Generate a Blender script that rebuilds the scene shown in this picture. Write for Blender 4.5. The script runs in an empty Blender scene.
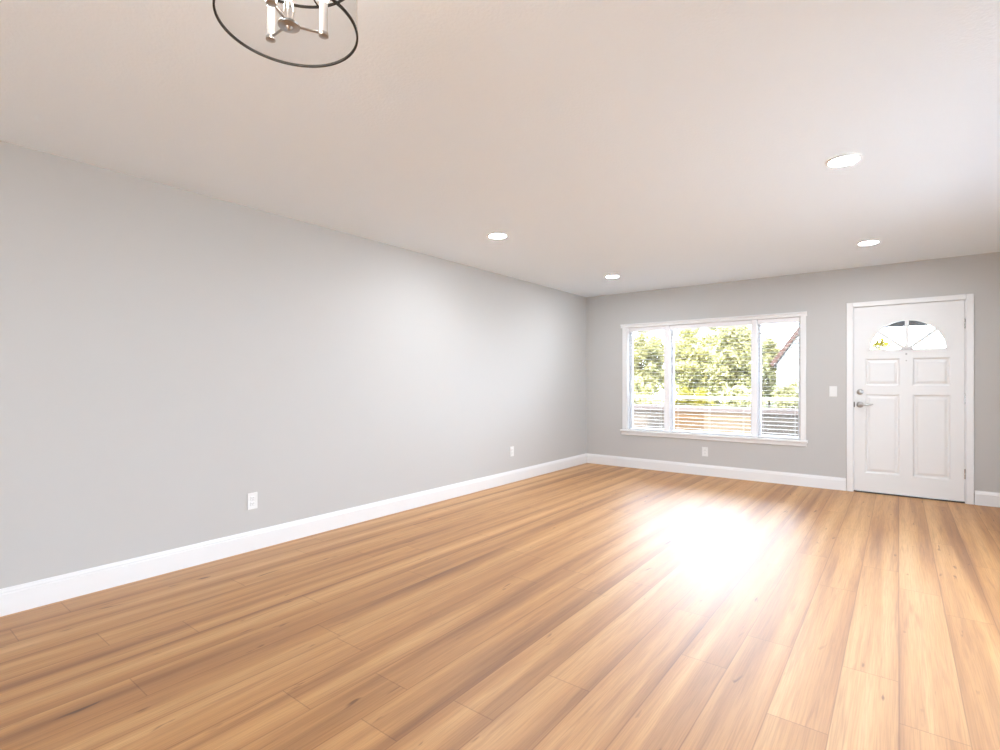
import bpy, bmesh, math, random
from mathutils import Vector, Matrix

C = bpy.context.scene
R = math.radians
PI = math.pi

# ------------------------------------------------------------------ camera
cam_d = bpy.data.cameras.new('camera')
cam = bpy.data.objects.new('camera', cam_d)
C.collection.objects.link(cam)
cam.location = (3.6537, -6.8267, 1.2061)
cam.rotation_euler = (R(90), 0, R(37.644))
cam_d.sensor_fit = 'HORIZONTAL'
cam_d.sensor_width = 36.0
cam_d.lens = 516.97 / 1000 * 36.0
cam_d.shift_y = 0.00598
cam_d.clip_start = 0.02
C.camera = cam

# ------------------------------------------------------------------ sky and exposure
SKY = 8.0
SKY_FRONT = 29.0
world = bpy.data.worlds.new('world')
C.world = world
world.use_nodes = True
wn = world.node_tree.nodes
bg = wn['Background']
bg.inputs['Color'].default_value = (0.84, 0.98, 1.14, 1)
# hazy white sky, brightest towards the street side (+Y)
wtc = wn.new('ShaderNodeTexCoord')
wsep = wn.new('ShaderNodeSeparateXYZ')
wmr = wn.new('ShaderNodeMapRange'); wmr.interpolation_type = 'SMOOTHSTEP'
wmr.inputs['From Min'].default_value = 0.1; wmr.inputs['From Max'].default_value = 0.9
wmr.inputs['To Min'].default_value = SKY; wmr.inputs['To Max'].default_value = SKY_FRONT
wl = world.node_tree.links
wl.new(wtc.outputs['Generated'], wsep.inputs[0])
wl.new(wsep.outputs['Y'], wmr.inputs['Value'])
wl.new(wmr.outputs['Result'], bg.inputs['Strength'])

sun_d = bpy.data.lights.new('sun', 'SUN')
sun_d.energy = 17.0
sun_d.angle = R(1.0)
sun_d.color = (1.0, 0.95, 0.86)
sun = bpy.data.objects.new('sun', sun_d)
C.collection.objects.link(sun)
sun.location = (-6, -12, 14)
sun.rotation_euler = (R(37), 0, R(-14))       # from behind the house, high, towards the trees

vs = C.view_settings
vs.view_transform = 'Standard'
vs.look = 'None'
vs.gamma = 1.0
vs.use_curve_mapping = False
vs.exposure = -0.04
C.cycles.use_denoising = True
C.cycles.max_bounces = 14
C.cycles.diffuse_bounces = 8
C.cycles.transparent_max_bounces = 16
C.cycles.caustics_reflective = False
C.cycles.caustics_refractive = False
C.cycles.sample_clamp_indirect = 8.0

LAMP = 360.0          # radiance of the recessed diffusers
BULB = 75.0          # radiance of the candle bulbs

# ------------------------------------------------------------------ materials
def nt(name):
    m = bpy.data.materials.new(name)
    m.use_nodes = True
    n = m.node_tree.nodes
    return m, n, m.node_tree.links, n['Principled BSDF']

def paint(name, col, rough=0.5, spec=0.5, bump=0.0, scale=200.0, metal=0.0, var=0.0, dist=0.002):
    m, n, l, b = nt(name)
    b.inputs['Base Color'].default_value = (*col, 1)
    b.inputs['Roughness'].default_value = rough
    b.inputs['Specular IOR Level'].default_value = spec
    b.inputs['Metallic'].default_value = metal
    tc = n.new('ShaderNodeTexCoord')
    if bump or var:
        t = n.new('ShaderNodeTexNoise')
        t.inputs['Scale'].default_value = scale
        t.inputs['Detail'].default_value = 3
        l.new(tc.outputs['Object'], t.inputs['Vector'])
    if bump:
        bp = n.new('ShaderNodeBump')
        bp.inputs['Strength'].default_value = bump
        bp.inputs['Distance'].default_value = dist
        l.new(t.outputs['Fac'], bp.inputs['Height'])
        l.new(bp.outputs['Normal'], b.inputs['Normal'])
    if var:
        mx = n.new('ShaderNodeMix'); mx.data_type = 'RGBA'
        mx.inputs[6].default_value = (*[c * (1 - var) for c in col], 1)
        mx.inputs[7].default_value = (*[min(1, c * (1 + var)) for c in col], 1)
        l.new(t.outputs['Fac'], mx.inputs[0])
        l.new(mx.outputs[2], b.inputs['Base Color'])
    return m

def glow(name, col, strength):
    m, n, l, b = nt(name)
    b.inputs['Base Color'].default_value = (0.8, 0.8, 0.8, 1)
    b.inputs['Emission Color'].default_value = (*col, 1)
    b.inputs['Emission Strength'].default_value = strength
    return m

def pane_glass(name, tint=(1, 1, 1)):
    m, n, l, b = nt(name)
    n.remove(b)
    tr = n.new('ShaderNodeBsdfTransparent'); tr.inputs[0].default_value = (*tint, 1)
    gl = n.new('ShaderNodeBsdfGlossy'); gl.inputs['Roughness'].default_value = 0.02
    fr = n.new('ShaderNodeFresnel'); fr.inputs['IOR'].default_value = 1.45
    mx = n.new('ShaderNodeMixShader')
    l.new(fr.outputs[0], mx.inputs[0]); l.new(tr.outputs[0], mx.inputs[1]); l.new(gl.outputs[0], mx.inputs[2])
    l.new(mx.outputs[0], n['Material Output'].inputs[0])
    return m

def sheer(name, col, opacity):
    """a woven sheer: part of the light passes straight through the holes"""
    m, n, l, b = nt(name)
    b.inputs['Base Color'].default_value = (*col, 1)
    b.inputs['Roughness'].default_value = 0.8
    tr = n.new('ShaderNodeBsdfTransparent')
    mx = n.new('ShaderNodeMixShader'); mx.inputs[0].default_value = opacity
    l.new(tr.outputs[0], mx.inputs[1]); l.new(b.outputs[0], mx.inputs[2])
    l.new(mx.outputs[0], n['Material Output'].inputs[0])
    return m

def leaf_material(name, dark, light):
    m, n, l, b = nt(name)
    oi = n.new('ShaderNodeNewGeometry')
    rp = n.new('ShaderNodeValToRGB')
    rp.color_ramp.elements[0].color = (*dark, 1)
    rp.color_ramp.elements[1].color = (*light, 1)
    l.new(oi.outputs['Random Per Island'], rp.inputs[0])
    l.new(rp.outputs[0], b.inputs['Base Color'])
    b.inputs['Roughness'].default_value = 0.55
    b.inputs['Specular IOR Level'].default_value = 0.2
    tl = n.new('ShaderNodeBsdfTranslucent')
    l.new(rp.outputs[0], tl.inputs[0])
    mx = n.new('ShaderNodeMixShader'); mx.inputs[0].default_value = 0.35
    l.new(b.outputs[0], mx.inputs[1]); l.new(tl.outputs[0], mx.inputs[2])
    l.new(mx.outputs[0], n['Material Output'].inputs[0])
    return m

def floor_material():
    m, n, l, b = nt('oak_vinyl_planks')
    W, LEN = 0.19, 1.5
    def math_(op, a, bb=None, c=None):
        x = n.new('ShaderNodeMath'); x.operation = op
        for i, v in enumerate((a, bb, c)):
            if v is None: continue
            if isinstance(v, (int, float)): x.inputs[i].default_value = v
            else: l.new(v, x.inputs[i])
        return x.outputs[0]
    def comb(x, y, z):
        c = n.new('ShaderNodeCombineXYZ')
        for i, v in enumerate((x, y, z)):
            if isinstance(v, (int, float)): c.inputs[i].default_value = v
            else: l.new(v, c.inputs[i])
        return c.outputs[0]
    tc = n.new('ShaderNodeTexCoord')
    sp = n.new('ShaderNodeSeparateXYZ'); l.new(tc.outputs['Object'], sp.inputs[0])
    X, Y = sp.outputs[0], sp.outputs[1]
    u = math_('DIVIDE', math_('ADD', X, 0.146), W)
    row = math_('FLOOR', u); fu = math_('FRACT', u)
    w1 = n.new('ShaderNodeTexWhiteNoise'); w1.noise_dimensions = '1D'; l.new(row, w1.inputs['W'])
    v = math_('ADD', math_('DIVIDE', Y, LEN), math_('MULTIPLY', w1.outputs['Value'], 7.0))
    col = math_('FLOOR', v); fv = math_('FRACT', v)
    w2 = n.new('ShaderNodeTexWhiteNoise'); w2.noise_dimensions = '2D'; l.new(comb(row, col, 0), w2.inputs['Vector'])
    rnd = w2.outputs['Value']; rowrnd = math_('MULTIPLY_ADD', rnd, 0.004, w1.outputs['Value'])
    # grain, long along Y and shifted per plank
    def noise(sx, sy, detail, dist, off):
        t = n.new('ShaderNodeTexNoise'); t.noise_dimensions = '3D'
        t.inputs['Scale'].default_value = 1.0; t.inputs['Detail'].default_value = detail
        t.inputs['Distortion'].default_value = dist
        l.new(comb(math_('MULTIPLY', X, sx), math_('MULTIPLY', Y, sy), math_('MULTIPLY_ADD', rowrnd if off < 1 else rnd, 37.0, off)), t.inputs['Vector'])
        return t.outputs['Fac']
    broad = noise(8.5, 0.30, 2, 0.2, 0.0)
    mid = noise(38.0, 1.6, 4, 0.8, 11.0)
    fine = noise(230.0, 5.0, 3, 0.2, 23.0)
    knot = noise(24.0, 4.5, 2, 0.4, 41.0)
    def ramp(fac, stops):
        r = n.new('ShaderNodeValToRGB')
        e = r.color_ramp.elements
        while len(e) < len(stops): e.new(0.5)
        for el, (p, c) in zip(e, stops): el.position = p; el.color = (*c, 1)
        l.new(fac, r.inputs[0]); return r.outputs[0]
    base = ramp(broad, [(0.30, FL_D), (0.50, FL_M), (0.68, FL_L)])
    def mul(a, fac_stops, fac):
        x = n.new('ShaderNodeMix'); x.data_type = 'RGBA'; x.blend_type = 'MULTIPLY'; x.inputs[0].default_value = 1
        l.new(a, x.inputs[6]); l.new(ramp(fac, fac_stops), x.inputs[7]); return x.outputs[2]
    c = mul(base, [(0.28, (0.80, 0.74, 0.66)), (0.46, (1, 1, 1)), (0.75, (1.0, 1.0, 1.0))], mid)
    edge = math_('ADD', fu, math_('MULTIPLY_ADD', broad, 0.5, -0.25))
    c = mul(c, [(0.0, (0.90, 0.86, 0.80)), (0.22, (0.98, 0.97, 0.96)), (0.45, (1, 1, 1)), (0.72, (0.98, 0.97, 0.95)), (1.0, (0.84, 0.77, 0.68))], edge)
    c = mul(c, [(0.35, (0.84, 0.81, 0.77)), (0.60, (1, 1, 1))], fine)
    c = mul(c, [(0.0, (0.92, 0.90, 0.87)), (1.0, (1.0, 1.0, 1.0))], rnd)
    c = mul(c, [(0.225, (0.38, 0.29, 0.21)), (0.30, (1, 1, 1))], knot)
    # seams
    eu = math_('MINIMUM', fu, math_('SUBTRACT', 1.0, fu))
    ev = math_('MINIMUM', fv, math_('SUBTRACT', 1.0, fv))
    du = math_('MULTIPLY', eu, W); dv = math_('MULTIPLY', ev, LEN)
    d = math_('MINIMUM', du, dv)
    c = mul(c, [(0.0, (0.62, 0.54, 0.46)), (0.55, (1, 1, 1))], math_('DIVIDE', d, 0.006))
    l.new(c, b.inputs['Base Color'])
    rr = math_('MULTIPLY_ADD', mid, 0.10, FL_R - 0.05)
    l.new(rr, b.inputs['Roughness'])
    b.inputs['IOR'].default_value = 1.5
    b.inputs['Specular IOR Level'].default_value = FL_S
    h = math_('ADD', math_('MULTIPLY', math_('MINIMUM', math_('DIVIDE', d, 0.003), 1.0), 1.0), math_('MULTIPLY', fine, 0.06))
    bp = n.new('ShaderNodeBump'); bp.inputs['Strength'].default_value = 0.15; bp.inputs['Distance'].default_value = 0.0004
    l.new(h, bp.inputs['Height']); l.new(bp.outputs[0], b.inputs['Normal'])
    return m

FL_D, FL_M, FL_L = (0.33, 0.142, 0.042), (0.57, 0.290, 0.102), (0.69, 0.400, 0.168)
FL_R, FL_S = 0.45, 1.0

M = dict(
    wall=paint('grey_wall_paint', (0.505, 0.50, 0.485), 0.6, 0.3, 0.10, 260.0),
    ceiling=paint('textured_ceiling_paint', (0.795, 0.875, 0.945), 0.9, 0.1, 0.35, 75.0, dist=0.004),
    trim=paint('white_trim_paint', (0.76, 0.765, 0.765), 0.35, 0.5),
    door=paint('white_door_paint', (0.74, 0.745, 0.74), 0.38, 0.5),
    vinyl=paint('white_window_vinyl', (0.84, 0.84, 0.86), 0.35, 0.5),
    slat=paint('white_blind_slat', (0.72, 0.715, 0.71), 0.45, 0.4),
    plastic=paint('white_plastic', (0.74, 0.745, 0.73), 0.3, 0.5),
    slot=paint('grey_slot', (0.22, 0.22, 0.21), 0.5),
    nickel=paint('satin_nickel', (0.42, 0.41, 0.40), 0.28, 0.5, metal=1.0),
    chrome=paint('polished_nickel', (0.75, 0.73, 0.72), 0.15, 0.5, metal=1.0),
    bronze=paint('dark_bronze', (0.012, 0.011, 0.010), 0.5, 0.3),
    sleeve=paint('white_candle_sleeve', (0.62, 0.60, 0.58), 0.4, 0.5),
    shade=sheer('smoky_sheer_shade', (0.05, 0.045, 0.042), 0.15),
    bulb=glow('candle_bulb_glow', (1.0, 0.90, 0.78), BULB),
    lamp=glow('recessed_lamp_glow', (0.93, 0.98, 1.04), LAMP),
    glass=pane_glass('window_pane_glass'),
    screen=sheer('insect_screen', (0.30, 0.30, 0.31), 0.28),
    thresh=paint('dark_threshold', (0.03, 0.025, 0.02), 0.5),
    ground=paint('patio_concrete', (0.62, 0.62, 0.62), 0.85, 0.2, 0.2, 12.0, var=0.08),
    lawn=paint('green_lawn', (0.07, 0.075, 0.025), 0.9, 0.1, 0.5, 40.0, var=0.4),
    added_slab=paint('grey_added_slab', (0.36, 0.36, 0.37), 0.8, 0.2, 0.3, 25.0, var=0.15),  # mid grey to damp light bounced in through the added side opening
    tan=paint('orange_tan_boards', (0.18, 0.10, 0.045), 0.7, 0.2, 0.2, 20.0, var=0.08),
    drab=paint('drab_grey_boards', (0.14, 0.115, 0.09), 0.7, 0.2, 0.2, 20.0, var=0.08),
    pale=paint('pale_tan_boards', (0.26, 0.18, 0.11), 0.7, 0.2, 0.2, 20.0, var=0.08),
    cap=paint('pinkish_wall_cap', (0.12, 0.098, 0.09), 0.7, 0.2, 0.2, 20.0),
    rail=paint('cream_rail_paint', (0.42, 0.39, 0.27), 0.5, 0.4),
    siding=paint('white_siding', (0.75, 0.75, 0.76), 0.6, 0.3),
    rake=paint('brown_roof_board', (0.12, 0.07, 0.06), 0.7, 0.2),
    roofing=paint('grey_roof_shingle', (0.16, 0.15, 0.15), 0.9, 0.1, 0.4, 30.0),
    dark=paint('dark_roof_board', (0.008, 0.008, 0.009), 0.7, 0.2),
    bark=paint('brown_bark', (0.10, 0.07, 0.05), 0.9, 0.1, 0.6, 30.0, var=0.3),
    leaf=leaf_material('pale_green_leaves', (0.16, 0.15, 0.035), (0.82, 0.78, 0.42)),
    leaf2=leaf_material('yellow_green_leaves', (0.10, 0.09, 0.01), (0.36, 0.30, 0.04)),
    leaf3=leaf_material('olive_leaves', (0.09, 0.09, 0.028), (0.74, 0.70, 0.38)),
)
M['floor'] = floor_material()

# ------------------------------------------------------------------ mesh helpers
def box(bm, x0, x1, y0, y1, z0, z1, bevel=0.0):
    vs_ = [bm.verts.new(p) for p in ((x0,y0,z0),(x1,y0,z0),(x1,y1,z0),(x0,y1,z0),(x0,y0,z1),(x1,y0,z1),(x1,y1,z1),(x0,y1,z1))]
    fs = [bm.faces.new([vs_[i] for i in q]) for q in ((3,2,1,0),(4,5,6,7),(0,1,5,4),(1,2,6,5),(2,3,7,6),(3,0,4,7))]
    if bevel:
        es = list({e for f in fs for e in f.edges})
        bmesh.ops.bevel(bm, geom=es, offset=bevel, segments=2, affect='EDGES', profile=0.5)

def tube(bm, a, b, r, r2=None, seg=16):
    a, b = Vector(a), Vector(b)
    d = b - a
    mat = Matrix.Translation((a + b) / 2) @ d.to_track_quat('Z', 'Y').to_matrix().to_4x4()
    bmesh.ops.create_cone(bm, cap_ends=True, segments=seg, radius1=r, radius2=r if r2 is None else r2, depth=d.length, matrix=mat)

def lathe(bm, prof, centre, axis='Z', seg=32, closed=False):
    """prof: (radius, height) points turned about an axis through centre"""
    rings = []
    for r, h in prof:
        ring = []
        for k in range(seg):
            a = 2 * PI * k / seg
            c, s = r * math.cos(a), r * math.sin(a)
            p = (c, s, h) if axis == 'Z' else (c, -h, s)
            ring.append(bm.verts.new(Vector(centre) + Vector(p)))
        rings.append(ring)
    n = len(rings)
    for i in range(n if closed else n - 1):
        A, B = rings[i], rings[(i + 1) % n]
        for k in range(seg):
            bm.faces.new((A[k], A[(k+1) % seg], B[(k+1) % seg], B[k]))
    if not closed:
        bm.faces.new(rings[0][::-1]); bm.faces.new(rings[-1])

def extrude_profile(bm, prof, axis, a, b, flip=False):
    """prof: (out, z) points swept along 'X' (out = -Y from y=0) or 'Y' (out = +X from x=0)"""
    def P(t, o, z): return (t, -o, z) if axis == 'X' else (o, t, z)
    A = [bm.verts.new(P(a, o, z)) for o, z in prof]
    B = [bm.verts.new(P(b, o, z)) for o, z in prof]
    n = len(prof)
    for i in range(n):
        bm.faces.new((A[i], A[(i+1) % n], B[(i+1) % n], B[i]))
    bm.faces.new(A[::-1]); bm.faces.new(B)

def obj(name, bm, mat, parent=None, smooth=False, loc=None):
    bmesh.ops.recalc_face_normals(bm, faces=bm.faces)
    me = bpy.data.meshes.new(name)
    if loc is not None:
        bmesh.ops.translate(bm, verts=bm.verts, vec=-Vector(loc))
    bm.to_mesh(me); bm.free()
    me.materials.append(mat)
    if smooth:
        for p in me.polygons: p.use_smooth = True
        me.set_sharp_from_angle(angle=R(35))
    o = bpy.data.objects.new(name, me)
    C.collection.objects.link(o)
    if parent is not None:
        o.parent = parent
    if loc is not None:
        o.location = loc
    return o

def new(): return bmesh.new()

def thing(name, label, cat, loc=(0, 0, 0), group=None, kind=None):
    o = bpy.data.objects.new(name, None)
    o.empty_display_size = 0.1
    C.collection.objects.link(o)
    o.location = loc
    tag(o, label, cat, group, kind)
    return o

def tag(o, label=None, cat=None, group=None, kind=None):
    if label: o['label'] = label
    if cat: o['category'] = cat
    if group: o['group'] = group
    if kind: o['kind'] = kind
    return o

def dup(root, loc, label):
    r = root.copy(); C.collection.objects.link(r); r.location = loc; r['label'] = label
    for ch in list(root.children):
        c = ch.copy(); C.collection.objects.link(c); c.parent = r
        for g in list(ch.children):
            d = g.copy(); C.collection.objects.link(d); d.parent = c
    return r

def shape_with_holes(name, outline, holes, y0, y1, mat, parent):
    """flat board in the XZ plane with cut-outs, between depths y0 and y1"""
    cu = bpy.data.curves.new(name, 'CURVE')
    cu.dimensions = '2D'; cu.fill_mode = 'BOTH'; cu.extrude = (y1 - y0) / 2
    for pts in [outline] + holes:
        s = cu.splines.new('POLY'); s.points.add(len(pts) - 1); s.use_cyclic_u = True
        for p, (x, z) in zip(s.points, pts): p.co = (x, z, 0, 1)
    tmp = bpy.data.objects.new('tmp', cu)
    C.collection.objects.link(tmp)
    me = bpy.data.meshes.new_from_object(tmp)
    bpy.data.objects.remove(tmp); bpy.data.curves.remove(cu)
    me.transform(Matrix.Translation((0, (y0 + y1) / 2, 0)) @ Matrix.Rotation(R(90), 4, 'X'))
    me.name = name
    me.materials.clear(); me.materials.append(mat)
    o = bpy.data.objects.new(name, me); C.collection.objects.link(o); o.parent = parent
    return o

def rect(x0, x1, z0, z1): return [(x0, z0), (x1, z0), (x1, z1), (x0, z1)]

# ------------------------------------------------------------------ room shell
H = 2.44
XR = 4.75            # right wall
YR = -9.0           # rear of the room
WX0, WX1, WZ0, WZ1 = 0.640, 2.755, 0.525, 1.950      # window opening
DX0, DX1, DZ1 = 3.250, 4.185, 2.020                  # door opening
T = 0.16
OY0, OY1, OZ1 = -4.7, -1.9, 2.05                     # unseen opening added in the right wall to bring in daylight
RX0, RX1, RZ1 = 2.2, 4.0, 2.10                       # unseen opening added in the rear wall for more daylight

bm = new(); box(bm, -0.2, XR + T, YR - T, T, -0.12, 0.0)
tag(obj('floor', bm, M['floor']), kind='structure')
bm = new(); box(bm, -0.2, XR + 3.4, YR - T, T + 0.25, H, H + 0.2)  # stretched past the right wall as an unseen eave blocking sky light
tag(obj('ceiling', bm, M['ceiling']), kind='structure')
bm = new(); box(bm, -T, 0, YR, T, 0, H)
tag(obj('wall_left', bm, M['wall']), kind='structure')
bm = new()
box(bm, 0, WX0, 0, T, 0, H)
box(bm, WX0, WX1, 0, T, 0, WZ0 - 0.06); box(bm, WX0, WX1, 0, T, WZ1, H)
box(bm, WX1, DX0, 0, T, 0, H)
box(bm, DX0, DX1, 0, T, DZ1, H)
box(bm, DX1, XR + T, 0, T, 0, H)
tag(obj('wall_back', bm, M['wall']), kind='structure')
bm = new()      # with the wide opening added for daylight
box(bm, XR, XR + T, OY1, 0, 0, H); box(bm, XR, XR + T, YR, OY0, 0, H); box(bm, XR, XR + T, OY0, OY1, OZ1, H)
tag(obj('wall_right', bm, M['wall']), kind='structure')
bm = new()
box(bm, 0, RX0, YR - T, YR, 0, H); box(bm, RX1, XR + T, YR - T, YR, 0, H); box(bm, RX0, RX1, YR - T, YR, RZ1, H)
tag(obj('wall_rear', bm, M['wall']), kind='structure')

BASE = [(0, 0), (0.016, 0), (0.016, 0.108), (0.0125, 0.113), (0.0125, 0.121), (0.008, 0.128), (0.006, 0.138), (0, 0.138)]
bm = new(); extrude_profile(bm, BASE, 'Y', YR, -0.0165)
tag(obj('baseboard_left', bm, M['trim']), kind='structure')
bm = new(); extrude_profile(bm, BASE, 'X', 0, 3.195); extrude_profile(bm, BASE, 'X', 4.240, XR)
tag(obj('baseboard_back', bm, M['trim']), kind='structure')

bm = new(); box(bm, XR - 0.016, XR, OY1 + 0.06, -0.017, 0, 0.13, 0.003)
tag(obj('baseboard_right', bm, M['trim']), kind='structure')
bm = new()      # casing round the added daylight opening
box(bm, XR - 0.016, XR + 0.004, OY1 - 0.004, OY1 + 0.06, 0, OZ1 + 0.06); box(bm, XR - 0.016, XR + 0.004, OY0 - 0.06, OY0 + 0.004, 0, OZ1 + 0.06)
box(bm, XR - 0.016, XR + 0.004, OY0 + 0.004, OY1 - 0.004, OZ1 - 0.004, OZ1 + 0.06)
tag(obj('trim_1', bm, M['trim']), kind='structure')

# ------------------------------------------------------------------ window
MX = ((1.160, 1.232), (2.240, 2.298))                # the two mullion posts
bays = ((WX0 + 0.004, MX[0][0]), (MX[0][1], MX[1][0]), (MX[1][1], WX1 - 0.004))
w = thing('window_1', 'wide white three-pane window in the grey wall left of the front door', 'window', (0, 0, 0), kind='structure')
bm = new()      # reveal lining
box(bm, WX0, WX0 + 0.004, 0.001, T, WZ0, WZ1 - 0.004); box(bm, WX1 - 0.004, WX1, 0.001, T, WZ0, WZ1 - 0.004)
box(bm, WX0, WX1, 0.001, T, WZ1 - 0.004, WZ1)
obj('window_reveal', bm, M['trim'], w)
bm = new()      # casing
box(bm, WX0 - 0.068, WX0 - 0.004, -0.014, 0, WZ0 - 0.01, WZ1 + 0.002, 0.003)
box(bm, WX1 + 0.004, WX1 + 0.060, -0.014, 0, WZ0 - 0.01, WZ1 + 0.002, 0.003)
obj('window_casing', bm, M['trim'], w)
bm = new()
extrude_profile(bm, [(0, WZ1), (0.016, WZ1), (0.018, WZ1+0.030), (0.030, WZ1+0.036), (0.030, WZ1+0.050), (0, WZ1+0.050)], 'X', WX0 - 0.090, WX1 + 0.072)
obj('head_casing', bm, M['trim'], w)
bm = new()
box(bm, WX0, WX1, -0.001, T - 0.02, WZ0 - 0.03, WZ0)
extrude_profile(bm, [(0, WZ0-0.03), (0.030, WZ0-0.03), (0.037, WZ0-0.022), (0.037, WZ0-0.008), (0.030, WZ0), (0, WZ0)], 'X', WX0 - 0.090, WX1 + 0.075)
extrude_profile(bm, [(0, WZ0-0.072), (0.012, WZ0-0.072), (0.018, WZ0-0.064), (0.018, WZ0-0.03), (0, WZ0-0.03)], 'X', WX0 - 0.080, WX1 + 0.065)
obj('window_sill', bm, M['trim'], w)
for a, b in MX:
    bm = new(); box(bm, a, b, 0.012, 0.145, WZ0, WZ1 - 0.004, 0.003)
    obj('mullion', bm, M['vinyl'], w)
for i, (a, b) in enumerate(bays):
    f = 0.026
    bm = new()
    y0, y1 = 0.095, 0.140
    box(bm, a, a + f, y0, y1, WZ0, WZ1 - 0.004); box(bm, b - f, b, y0, y1, WZ0, WZ1 - 0.004)
    box(bm, a + f, b - f, y0, y1, WZ0, WZ0 + f); box(bm, a + f, b - f, y0, y1, WZ1 - f, WZ1 - 0.004)
    fr = obj('window_frame', bm, M['vinyl'], w)
    bm = new(); box(bm, a + f - 0.004, b - f + 0.004, 0.112, 0.118, WZ0 + f - 0.004, WZ1 - f + 0.004)
    obj('window_pane', bm, M['glass'], fr)
    if i != 1:
        bm = new()
        vv = [bm.verts.new(p) for p in ((a+f, 0.134, WZ0+f), (b-f, 0.134, WZ0+f), (b-f, 0.134, WZ1-f), (a+f, 0.134, WZ1-f))]
        bm.faces.new(vv)
        obj('insect_screen', bm, M['screen'], fr)

# blinds, one in each bay
TILT = R(2)
def blind(a, b, label):
    t = thing('window_blind', label, 'blind', (a, 0.05, WZ0 + 0.004), 'white slatted blinds in the window')
    wd = b - a
    zt = WZ1 - WZ0 - 0.004 - 0.005
    bm = new(); box(bm, 0.004, wd - 0.004, -0.030, 0.030, zt - 0.056, zt, 0.003)
    obj('headrail', bm, M['vinyl'], t)
    bm = new()
    pitch, dep = 0.046, 0.025
    z = 0.055; zs = []
    while z < zt - 0.07:
        zs.append(z); z += pitch
    for z in zs:
        n = 4; top = []; bot = []
        for k in range(n + 1):
            yy = -dep + 2 * dep * k / n
            zz = z - yy * math.sin(TILT) + 0.0012 * (1 - (yy / dep) ** 2)
            top.append([bm.verts.new((x, yy, zz + 0.0014)) for x in (0.006, wd - 0.006)])
            bot.append([bm.verts.new((x, yy, zz - 0.0014)) for x in (0.006, wd - 0.006)])
        for k in range(n):
            bm.faces.new((top[k][0], top[k][1], top[k+1][1], top[k+1][0]))
            bm.faces.new((bot[k][1], bot[k][0], bot[k+1][0], bot[k+1][1]))
        bm.faces.new((top[0][0], bot[0][0], bot[0][1], top[0][1]))
        bm.faces.new((top[n][1], bot[n][1], bot[n][0], top[n][0]))
        for s in (0, 1):
            bm.faces.new([top[k][s] for k in range(n+1)] + [bot[k][s] for k in range(n, -1, -1)])
    obj('slats', bm, M['slat'], t)
    bm = new(); box(bm, 0.006, wd - 0.006, -0.024, 0.024, 0.0, 0.018, 0.003)
    obj('bottom_rail', bm, M['vinyl'], t)
    for q in ((0.12, 0.88) if wd < 0.7 else (0.1, 0.5, 0.9)):
        bm = new()
        for yy in (-0.027, 0.027):
            tube(bm, (wd * q, yy, 0.01), (wd * q, yy, zt - 0.04), 0.0008, seg=6)
        obj('ladder_cord', bm, M['slat'], t)
    return t
blind(*bays[0], 'white slatted blind in the narrow left pane of the window')
blind(*bays[1], 'wide white slatted blind in the middle pane of the window')
blind(*bays[2], 'white slatted blind in the right pane, nearest the door')

# ------------------------------------------------------------------ front door
d = thing('door_1', 'white panelled front door with a fan-shaped window at its top', 'door', (0, 0, 0), kind='structure')
bm = new()      # casing
CW = 0.058
box(bm, DX0 - 0.050, DX0 + 0.008, -0.018, 0, 0, DZ1 + 0.040, 0.004)
box(bm, DX1 - 0.008, DX1 + 0.050, -0.018, 0, 0, DZ1 + 0.040, 0.004)
box(bm, DX0 + 0.008, DX1 - 0.008, -0.018, 0, DZ1 - 0.010, DZ1 + 0.040, 0.004)
obj('door_casing', bm, M['trim'], d)
bm = new()      # jamb with stop
box(bm, DX0, DX0 + 0.014, 0, T, 0, DZ1); box(bm, DX1 - 0.014, DX1, 0, T, 0, DZ1); box(bm, DX0 + 0.014, DX1 - 0.014, 0, T, DZ1 - 0.012, DZ1)
box(bm, DX0 + 0.014, DX0 + 0.03, 0.052, 0.09, 0, DZ1 - 0.012); box(bm, DX1 - 0.03, DX1 - 0.014, 0.052, 0.09, 0, DZ1 - 0.012)
box(bm, DX0 + 0.03, DX1 - 0.03, 0.052, 0.09, DZ1 - 0.028, DZ1 - 0.012)
obj('door_jamb', bm, M['trim'], d)
bm = new(); box(bm, DX0 + 0.014, DX1 - 0.014, 0.004, T, 0.0, 0.010, 0.002)
obj('threshold', bm, M['thresh'], d)
SX0, SX1, SZ0, SZ1 = DX0 + 0.017, DX1 - 0.017, 0.018, DZ1 - 0.016
FX, FZ, FR = 3.720, 1.530, 0.318
def fan(r, a0=0.0, a1=PI, n=48, zoff=0.0):
    return [(FX + r * math.cos(a0 + (a1 - a0) * k / n), FZ + zoff + r * math.sin(a0 + (a1 - a0) * k / n)) for k in range(n + 1)]
panels = (rect(3.366, 3.664, 1.155, 1.445), rect(3.766, 4.064, 1.155, 1.445), rect(3.366, 3.664, 0.215, 1.065), rect(3.766, 4.064, 0.215, 1.065))
slab = shape_with_holes('door_slab', rect(SX0, SX1, SZ0, SZ1), [fan(FR)] + list(panels), 0.004, 0.048, M['door'], d)
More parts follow.
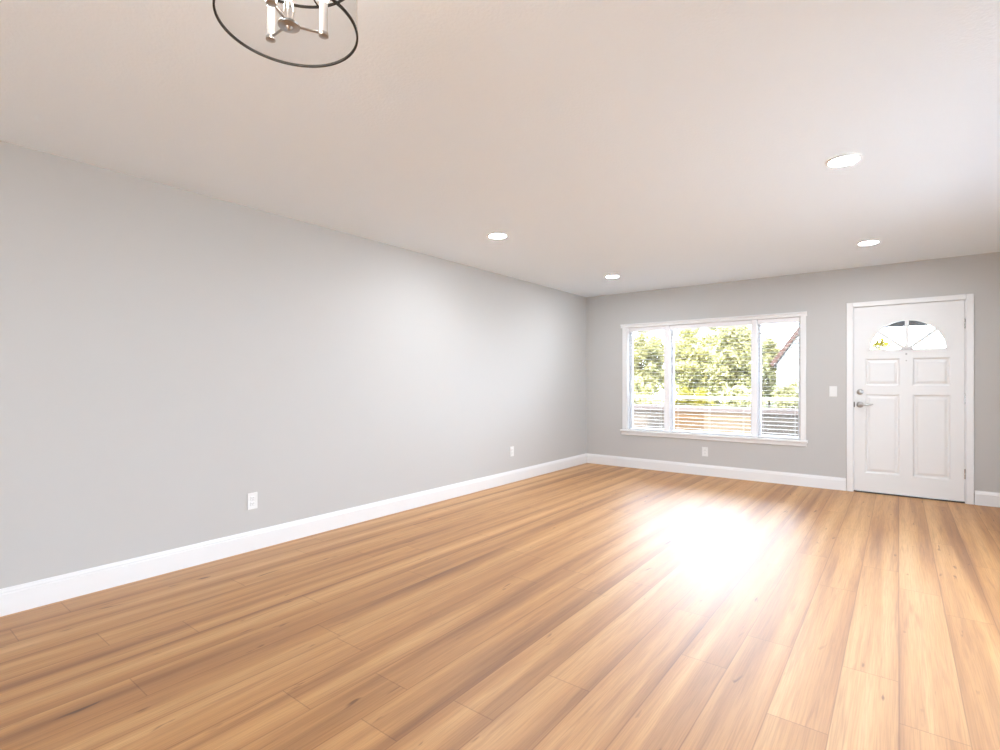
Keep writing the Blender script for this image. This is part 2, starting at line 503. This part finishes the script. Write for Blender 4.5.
for pr in panels:
    (x0, z0), (x1, z1) = pr[0], pr[2]
    bm = new()
    loops = []
    for ins, y in ((0.0, 0.004), (0.006, 0.007), (0.014, 0.017), (0.026, 0.017), (0.046, 0.010), (0.050, 0.010)):
        loops.append([bm.verts.new((x, y, z)) for x, z in ((x0+ins, z0+ins), (x1-ins, z0+ins), (x1-ins, z1-ins), (x0+ins, z1-ins))])
    for A, B in zip(loops, loops[1:]):
        for k in range(4): bm.faces.new((A[k], A[(k+1) % 4], B[(k+1) % 4], B[k]))
    bm.faces.new(loops[-1])
    Bk = [bm.verts.new((x, 0.044, z)) for x, z in ((x0, z0), (x1, z0), (x1, z1), (x0, z1))]
    for k in range(4): bm.faces.new((Bk[k], Bk[(k+1) % 4], loops[0][(k+1) % 4], loops[0][k]))
    bm.faces.new(Bk[::-1])
    obj('door_panel', bm, M['door'], slab)
# fan light
bm = new()
def arc_band(bm, r0, r1, y0, y1, n=48):
    prev = None
    for k in range(n + 1):
        a = PI * k / n
        c, s = math.cos(a), math.sin(a)
        q = [bm.verts.new((FX + r * c, y, FZ + r * s)) for r, y in ((r0, y0), (r1, y0), (r1, y1), (r0, y1))]
        if prev:
            for i in range(4): bm.faces.new((prev[i], prev[(i+1) % 4], q[(i+1) % 4], q[i]))
        else: bm.faces.new(q)
        prev = q
    bm.faces.new(prev[::-1])
arc_band(bm, FR - 0.010, FR + 0.022, -0.002, 0.045)
box(bm, FX - FR - 0.022, FX + FR + 0.022, -0.002, 0.045, FZ - 0.022, FZ + 0.010)
arc_band(bm, 0.0, 0.050, -0.002, 0.040, 20)
for ang in (40, 90, 140):
    a = R(ang); c, s = math.cos(a), math.sin(a); h = 0.016
    pts = [(0.03, -h), (FR, -h), (FR, h), (0.03, h)]
    q0 = [bm.verts.new((FX + r * c - o * s, 0.0, FZ + r * s + o * c)) for r, o in pts]
    q1 = [bm.verts.new((FX + r * c - o * s, 0.040, FZ + r * s + o * c)) for r, o in pts]
    bm.faces.new(q0); bm.faces.new(q1[::-1])
    for i in range(4): bm.faces.new((q0[i], q0[(i+1) % 4], q1[(i+1) % 4], q1[i]))
fl = obj('fan_light_frame', bm, M['door'], slab)
bm = new()
A = [bm.verts.new((x, 0.022, z)) for x, z in fan(FR - 0.002)]
B = [bm.verts.new((x, 0.028, z)) for x, z in fan(FR - 0.002)]
bm.faces.new(A); bm.faces.new(B[::-1])
for k in range(len(A)): bm.faces.new((A[k], A[(k+1) % len(A)], B[(k+1) % len(A)], B[k]))
obj('fan_light_pane', bm, M['glass'], slab)
# hardware
KX = 3.3215
bm = new(); lathe(bm, [(0.031, 0), (0.031, 0.005), (0.026, 0.012), (0.019, 0.014), (0.018, 0.022), (0.012, 0.025)], (KX, 0.004, 1.088), 'Y')
db = obj('deadbolt', bm, M['nickel'], slab, True)
bm = new(); box(bm, KX - 0.004, KX + 0.004, -0.034, -0.018, 1.088 - 0.014, 1.088 + 0.014, 0.002)
obj('thumb_turn', bm, M['nickel'], db)
bm = new(); lathe(bm, [(0.033, 0), (0.033, 0.006), (0.027, 0.014), (0.014, 0.018), (0.012, 0.045), (0.013, 0.058), (0.010, 0.062)], (KX, 0.004, 0.950), 'Y')
rs = obj('handle_rose', bm, M['nickel'], slab, True)
bm = new()
pts = [(KX, -0.050, 0.950, 0.0115), (KX + 0.03, -0.054, 0.952, 0.0105), (KX + 0.065, -0.054, 0.950, 0.0095), (KX + 0.098, -0.048, 0.953, 0.008), (KX + 0.112, -0.043, 0.957, 0.006)]
for (xa, ya, za, ra), (xb, yb, zb, rb) in zip(pts, pts[1:]): tube(bm, (xa, ya, za), (xb, yb, zb), ra, rb, 14)
for xa, ya, za, ra in pts: bmesh.ops.create_uvsphere(bm, u_segments=14, v_segments=8, radius=ra, matrix=Matrix.Translation((xa, ya, za)))
obj('lever_handle', bm, M['nickel'], slab, True)
bm = new(); box(bm, SX0 - 0.0035, SX0 + 0.006, 0.001, 0.03, 0.922, 0.978, 0.001)
obj('strike_plate', bm, M['bronze'], slab)
bm = new(); lathe(bm, [(0.009, 0), (0.009, 0.002), (0.006, 0.004)], (3.716, 0.004, 1.487), 'Y', 20)
obj('peephole', bm, M['nickel'], slab, True)
bm = new(); lathe(bm, [(0.006, 0), (0.006, 0.002), (0.004, 0.003)], (3.716, 0.004, 1.418), 'Y', 20)
obj('peephole', bm, M['nickel'], slab, True)
for z in (1.775, 1.030, 0.290):
    bm = new()
    tube(bm, (SX1 + 0.002, -0.004, z - 0.047), (SX1 + 0.002, -0.004, z + 0.047), 0.0065, seg=12)
    for e in (-1, 1): tube(bm, (SX1 + 0.002, -0.004, z + e * 0.047), (SX1 + 0.002, -0.004, z + e * 0.053), 0.0065, 0.003, 12)
    hg = obj('hinge', bm, M['chrome'], d, True)

# ------------------------------------------------------------------ switch and outlets
def plate_bm(w_=0.072, h_=0.117, t_=0.006):
    bm = new(); box(bm, -w_/2, w_/2, -t_, 0, -h_/2, h_/2, 0.0022); return bm
sw = thing('light_switch', 'white rocker light switch on the grey wall between window and door', 'switch', (3.076, 0, 1.090))
obj('cover_plate', plate_bm(), M['plastic'], sw)
bm = new(); box(bm, -0.0175, 0.0175, -0.0075, -0.004, -0.034, 0.034, 0.001)
rk = obj('switch_frame', bm, M['plastic'], sw)
bm = new()
vv = [(-0.015, -0.0075, -0.031), (0.015, -0.0075, -0.031), (0.015, -0.0105, 0.0), (-0.015, -0.0105, 0.0), (0.015, -0.0078, 0.031), (-0.015, -0.0078, 0.031)]
q = [bm.verts.new(p) for p in vv]
bk = [bm.verts.new((x, -0.006, z)) for x, _, z in vv]
bm.faces.new((q[0], q[1], q[2], q[3])); bm.faces.new((q[3], q[2], q[4], q[5]))
ring = (0, 1, 2, 4, 5, 3)
for i in range(6): bm.faces.new((q[ring[i]], q[ring[(i+1) % 6]], bk[ring[(i+1) % 6]], bk[ring[i]]))
bm.faces.new([bk[i] for i in ring])
obj('rocker', bm, M['plastic'], rk)

def outlet(label, loc, rz):
    t = thing('wall_outlet', label, 'outlet', loc, 'white wall outlets')
    t.rotation_euler = (0, 0, rz)
    obj('cover_plate', plate_bm(), M['plastic'], t)
    for zz in (-0.0195, 0.0195):
        bm = new(); box(bm, -0.0172, 0.0172, -0.0085, -0.004, zz - 0.0145, zz + 0.0145, 0.003)
        rc = obj('receptacle', bm, M['plastic'], t)
        for xx in (-0.0063, 0.0063):
            bm = new(); box(bm, xx - 0.0013, xx + 0.0013, -0.0088, -0.007, zz - 0.001, zz + 0.0075)
            obj('slot', bm, M['slot'], rc)
        bm = new(); tube(bm, (0, -0.0088, zz - 0.0075), (0, -0.007, zz - 0.0075), 0.0025, seg=10)
        obj('ground_hole', bm, M['slot'], rc)
    for zz in (-0.0005, 0.0005)[:1]:
        bm = new(); tube(bm, (0, -0.0068, zz), (0, -0.004, zz), 0.003, seg=10)
        obj('screw', bm, M['plastic'], t)
    return t
outlet('white wall outlet on the left wall, closest to the camera', (0, -4.985, 0.350), R(90))
outlet('white wall outlet on the left wall near the far corner', (0, -1.860, 0.366), R(90))
outlet('white wall outlet under the window, above the back baseboard', (1.695, 0, 0.303), 0)

# ------------------------------------------------------------------ recessed lights
def recessed(label, x, y):
    t = thing('recessed_light', label, 'ceiling light', (x, y, H), 'round recessed lights in the ceiling')
    bm = new(); lathe(bm, [(0.070, -0.0005), (0.070, -0.006), (0.074, -0.010), (0.084, -0.006), (0.087, -0.0005)], (0, 0, 0), seg=48, closed=True)
    obj('trim_ring', bm, M['trim'], t, True)
    bm = new(); lathe(bm, [(0.0715, -0.001), (0.0715, -0.005), (0.060, -0.0075), (0.02, -0.0085)], (0, 0, 0), seg=48)
    obj('diffuser', bm, M['lamp'], t, True)
    return t
r0 = recessed('largest recessed ceiling light, nearest on the right side', 3.410, -3.370)
dup(r0, (3.440, -1.180, H), 'recessed ceiling light in front of the door wall, right side')
dup(r0, (0.962, -3.370, H), 'recessed ceiling light over the left wall, nearer of the left two')
dup(r0, (0.985, -1.200, H), 'smallest recessed ceiling light, near the far left corner')

# ------------------------------------------------------------------ chandelier
LX, LY, LZ = 2.437, -6.120, 2.100
RS = 0.166
ch = thing('drum_chandelier', 'round drum ceiling light with sheer smoky shade and black rim at upper left', 'chandelier', (LX, LY, H))
def at(x, y, z): return (LX + x, LY + y, z)
def rel(o):
    o.matrix_parent_inverse = ch.matrix_world.inverted(); return o
def part(name, bm, mat, parent=None, smooth=True):
    bmesh.ops.translate(bm, verts=bm.verts, vec=(-LX, -LY, -H))
    return obj(name, bm, mat, parent or ch, smooth)
bm = new(); lathe(bm, [(0.062, H - 0.001), (0.062, H - 0.012), (0.050, H - 0.024), (0.016, H - 0.030)], at(0, 0, 0))
part('ceiling_canopy', bm, M['chrome'])
bm = new()
lathe(bm, [(0.006, H - 0.02), (0.006, LZ + 0.06), (0.011, LZ + 0.055), (0.013, LZ + 0.035), (0.011, LZ + 0.012), (0.011, LZ + 0.004)], at(0, 0, 0), seg=20)
part('stem', bm, M['chrome'])
bm = new(); lathe(bm, [(0.010, LZ + 0.010), (0.024, LZ + 0.006), (0.027, LZ + 0.002), (0.026, LZ - 0.001), (0.010, LZ - 0.004), (0.006, LZ - 0.010), (0.003, LZ - 0.012)], at(0, 0, 0), seg=28)
part('hub_disc', bm, M['nickel'])
for ang in (62, 182, 302):
    a = R(ang); cx, cy = 0.083 * math.cos(a), 0.083 * math.sin(a)
    bm = new(); tube(bm, at(0.02 * math.cos(a), 0.02 * math.sin(a), LZ + 0.004), at(cx, cy, LZ + 0.004), 0.0032, seg=10)
    arm = part('arm', bm, M['nickel'])
    bm = new(); lathe(bm, [(0.008, LZ - 0.005), (0.0122, LZ - 0.003), (0.0122, LZ + 0.004), (0.0110, LZ + 0.006)], at(cx, cy, 0), seg=20)
    part('socket_cup', bm, M['nickel'], arm)
    bm = new(); lathe(bm, [(0.0105, LZ + 0.005), (0.0105, LZ + 0.082)], at(cx, cy, 0), seg=20)
    part('candle_sleeve', bm, M['sleeve'], arm)
    bm = new(); lathe(bm, [(0.007, LZ + 0.082), (0.009, LZ + 0.088), (0.0155, LZ + 0.105), (0.0150, LZ + 0.118), (0.009, LZ + 0.138), (0.003, LZ + 0.152)], at(cx, cy, 0), seg=20)
    part('candle_bulb', bm, M['bulb'], arm)
Z1 = LZ + 0.168
bm = new(); lathe(bm, [(RS + 0.0005, LZ), (RS + 0.0005, Z1)], at(0, 0, 0), seg=96)
bmesh.ops.delete(bm, geom=[f for f in bm.faces if len(f.verts) > 4], context='FACES_ONLY')
sh = part('shade', bm, M['shade'])
bm = new()
a = R(52); box(bm, -0.0006, 0.0006, -0.004, 0.004, LZ + 0.003, Z1 - 0.003)
bmesh.ops.translate(bm, verts=bm.verts, vec=(RS - 0.001, 0, 0)); bmesh.ops.rotate(bm, verts=bm.verts, cent=(0, 0, 0), matrix=Matrix.Rotation(a, 3, 'Z'))
bmesh.ops.translate(bm, verts=bm.verts, vec=(LX, LY, 0))
part('shade_seam', bm, M['sleeve'], sh)
for z in (LZ, Z1):
    bm = new(); lathe(bm, [(RS - 0.0025, z - 0.0028), (RS + 0.0025, z - 0.0028), (RS + 0.0025, z + 0.0028), (RS - 0.0025, z + 0.0028)], at(0, 0, 0), seg=96, closed=True)
    part('shade_rim', bm, M['bronze'])
bm = new()
for ang in (2, 122, 242):
    a = R(ang); tube(bm, at(0.004 * math.cos(a), 0.004 * math.sin(a), Z1), at((RS - 0.001) * math.cos(a), (RS - 0.001) * math.sin(a), Z1), 0.0022, seg=8)
part('shade_spider', bm, M['bronze'])

# ------------------------------------------------------------------ outside
bm = new(); box(bm, -24, 24, -24, 2.0, -0.22, -0.13)
tag(obj('ground', bm, M['ground']), kind='structure')
bm = new(); box(bm, XR + T, XR + 3.6, -10.5, 0.6, -0.13, -0.10)  # unseen slab added to weaken ground bounce onto the ceiling
tag(obj('added_side_slab', bm, M['added_slab']), kind='structure')
bm = new(); box(bm, -24, 24, 2.0, 36, -0.22, -0.13)
tag(obj('lawn', bm, M['lawn']), kind='structure')

# patio wall: four board-faced sections under one cap
def boards(x0, x1, mat):
    z0, z1, y0, y1 = -0.13, 0.700, 1.90, 1.98
    bm = new()
    n = 6; hh = (z1 - z0) / n
    for k in range(n):
        box(bm, x0, x1, y0, y1, z0 + k * hh + 0.004, z0 + (k + 1) * hh)
        box(bm, x0, x1, y0 + 0.012, y1 - 0.012, z0 + k * hh, z0 + k * hh + 0.004)
    return obj('board_section', bm, mat, pw)
pw = thing('patio_wall', 'low patio wall of grey and tan boards seen through the bottom of the window', 'wall')
boards(-2.6, 0.50, M['drab']); boards(0.50, 1.133, M['tan']); boards(1.133, 1.885, M['pale']); boards(1.885, 4.6, M['drab'])
bm = new(); box(bm, -2.6, 4.6, 1.84, 2.06, 0.700, 0.790, 0.004)
obj('wall_cap', bm, M['cap'], pw)
rl = thing('patio_railing', 'cream horizontal handrail above the low patio wall outside the window', 'railing')
bm = new(); box(bm, -2.6, 4.6, 1.92, 1.98, 0.905, 0.955, 0.006)
obj('handrail', bm, M['rail'], rl)
for x in (-2.5, -0.42, 4.5):
    bm = new(); box(bm, x - 0.02, x + 0.02, 1.93, 1.97, 0.790, 0.905)
    obj('rail_post', bm, M['rail'], rl)

def tree(name, label, cat, x, y, z0, z1, rx, ry, nleaf, size, mat, group, trunk=True, seed=1, nblob=46):
    rnd = random.Random(seed)
    t = thing(name, label, cat, (x, y, -0.13), group)
    verts, faces = [], []
    cz, rz = (z0 + z1) / 2, (z1 - z0) / 2
    blobs = []
    for _ in range(nblob):
        while True:
            p = Vector((rnd.uniform(-1, 1), rnd.uniform(-1, 1), rnd.uniform(-1, 1)))
            if 0.3 < p.length < 1.0: break
        br = rnd.uniform(0.16, 0.32)
        p *= 1 - br * 0.8
        blobs.append((Vector((p.x * rx, p.y * ry, cz + p.z * rz)), br * min(rx, rz)))
    for _ in range(nleaf):
        c, br = rnd.choice(blobs)
        o = Vector((rnd.gauss(0, 1), rnd.gauss(0, 1), rnd.gauss(0, 0.8))).normalized() * br * rnd.uniform(0.55, 1.0)
        p = c + o
        if p.z < 0.05: continue
        s = size * rnd.uniform(0.6, 1.25)
        dr = Vector((rnd.gauss(0, 1), rnd.gauss(0, 1), rnd.gauss(-0.2, 0.7))).normalized()
        sd = dr.cross(Vector((rnd.gauss(0, 1), rnd.gauss(0, 1), rnd.gauss(0, 1)))).normalized()
        nm = dr.cross(sd)
        i = len(verts)
        verts += [p, p + dr * s * 0.45 + sd * s * 0.27 + nm * s * 0.06, p + dr * s, p + dr * s * 0.45 - sd * s * 0.27 + nm * s * 0.06]
        faces += [(i, i + 1, i + 2), (i, i + 2, i + 3)]
    me = bpy.data.meshes.new('foliage'); me.from_pydata([tuple(v) for v in verts], [], faces); me.materials.append(mat)
    o = bpy.data.objects.new('foliage', me); C.collection.objects.link(o); o.parent = t
    bm = new()
    k_ = rx / 1.3
    if trunk:
        tube(bm, (0, 0, 0), (0, 0, cz), 0.09 * k_, 0.05 * k_, 10)
        for c, br in blobs[:14]:
            tube(bm, (0, 0, max(0.3, cz - rz * 0.6)), tuple(c), 0.03 * k_, 0.008, 6)
    else:
        for c, br in blobs[:12]:
            tube(bm, (c.x * 0.15, c.y * 0.15, 0), tuple(c), 0.018, 0.006, 6)
    obj('trunk' if trunk else 'stems', bm, M['bark'], t)
    return t
TG = 'trees and shrubs beyond the patio wall'
tree('leafy_tree', 'pale green leafy tree filling the left pane of the window', 'tree', -5.98, 16.5, 0.0, 4.30, 1.30, 0.9, 14000, 0.17, M['leaf'], TG, True, 3, 80)
tree('leafy_tree', 'tall pale yellow-green tree behind the left part of the middle pane', 'tree', -4.45, 18.9, 0.0, 4.60, 1.30, 0.9, 15000, 0.165, M['leaf'], TG, True, 4, 80)
tree('leafy_tree', 'leafy tree with olive crown behind the right part of the middle pane', 'tree', -2.05, 17.6, 0.0, 4.50, 1.25, 0.9, 15000, 0.165, M['leaf3'], TG, True, 5, 80)
tree('leafy_tree', 'pale tree farther back, filling the centre of the middle pane', 'tree', -3.45, 21.0, 0.0, 5.50, 1.30, 0.9, 12000, 0.18, M['leaf'], TG, True, 25, 70)
tree('leafy_tree', 'small olive tree in the left half of the right pane', 'tree', -1.05, 19.5, 0.0, 3.60, 0.72, 0.8, 8000, 0.15, M['leaf3'], TG, True, 15, 60)
tree('tall_hedge', 'long pale hedge far behind the trees, low across the middle pane', 'hedge', -4.6, 25.5, 0.0, 3.60, 5.2, 0.8, 14000, 0.26, M['leaf'], TG, False, 31, 160)
tree('garden_shrub', 'pale green bush above the handrail in the left pane', 'shrub', -2.30, 7.2, 0.0, 1.50, 0.80, 0.5, 3600, 0.11, M['leaf'], TG, False, 7)
tree('garden_shrub', 'bright yellow-green bush just above the handrail in the middle pane', 'shrub', -0.75, 7.2, 0.0, 1.30, 0.66, 0.5, 3600, 0.10, M['leaf2'], TG, False, 6)
tree('garden_shrub', 'olive bush above the handrail at the right end of the middle pane', 'shrub', 0.52, 7.2, 0.0, 1.32, 0.56, 0.5, 3000, 0.10, M['leaf3'], TG, False, 11)
tree('garden_shrub', 'olive hedge bush above the handrail in the right pane', 'shrub', 1.62, 7.2, 0.0, 1.50, 0.54, 0.5, 3000, 0.10, M['leaf3'], TG, False, 8)
tree('garden_shrub', 'small yellow-green bush seen in the left corner of the door fan light', 'shrub', 3.30, 7.4, 0.0, 2.62, 0.42, 0.4, 2000, 0.09, M['leaf2'], TG, False, 9)

# neighbour's house: steep white gable with a brown rake board
hs = thing('neighbour_house', 'white sided gable house with brown sloping roof edge in the right pane', 'house', (0, 0, -0.10))
EX, EZ, RX, RZ = 0.80, 1.70, 1.90, 3.27
def zz(x): return x + 0.10
bm = new()
pl = [(EX + 0.03, 0.0), (2 * RX - EX - 0.03, 0.0), (2 * RX - EX - 0.03, zz(EZ)), (RX, zz(RZ) + 0.02), (EX + 0.03, zz(EZ))]
A = [bm.verts.new((x, 10.1, z)) for x, z in pl]; B = [bm.verts.new((x, 15.0, z)) for x, z in pl]
bm.faces.new(A); bm.faces.new(B[::-1])
for k in range(5): bm.faces.new((A[k], A[(k+1) % 5], B[(k+1) % 5], B[k]))
obj('siding_walls', bm, M['siding'], hs)
def sloped(x0, z0, x1, z1, th, y0, y1):
    bm = new()
    dx, dz = x1 - x0, z1 - z0; L = math.hypot(dx, dz); nx, nz = -dz / L * th, dx / L * th
    if nz < 0: nx, nz = -nx, -nz
    P = [(x0, z0), (x1, z1), (x1 + nx, z1 + nz), (x0 + nx, z0 + nz)]
    A = [bm.verts.new((x, y0, z)) for x, z in P]; B = [bm.verts.new((x, y1, z)) for x, z in P]
    bm.faces.new(A); bm.faces.new(B[::-1])
    for k in range(4): bm.faces.new((A[k], A[(k+1) % 4], B[(k+1) % 4], B[k]))
    return bm
for sgn in (1, -1):
    e = EX - 0.05 if sgn == 1 else 2 * RX - EX + 0.05
    obj('rake_board', sloped(e, zz(EZ - 0.07), RX, zz(RZ), 0.11, 9.96, 10.02), M['rake'], hs)
    obj('roof_slope', sloped(e, zz(EZ - 0.07), RX, zz(RZ), 0.10, 10.02, 15.2), M['roofing'], hs)

# dark beam on posts, seen through the top of the fan light
cp = thing('garden_pergola', 'dark flat overhead beam seen through the top of the door fan light', 'pergola', (0, 0, -0.13))
bm = new(); box(bm, 2.70, 5.65, 5.80, 6.00, 2.40, 2.78, 0.005)
obj('beam', bm, M['dark'], cp)
for x in (2.80, 5.5):
    bm = new(); box(bm, x - 0.06, x + 0.06, 5.84, 5.96, 0.0, 2.40, 0.004)
    obj('post', bm, M['siding'], cp)
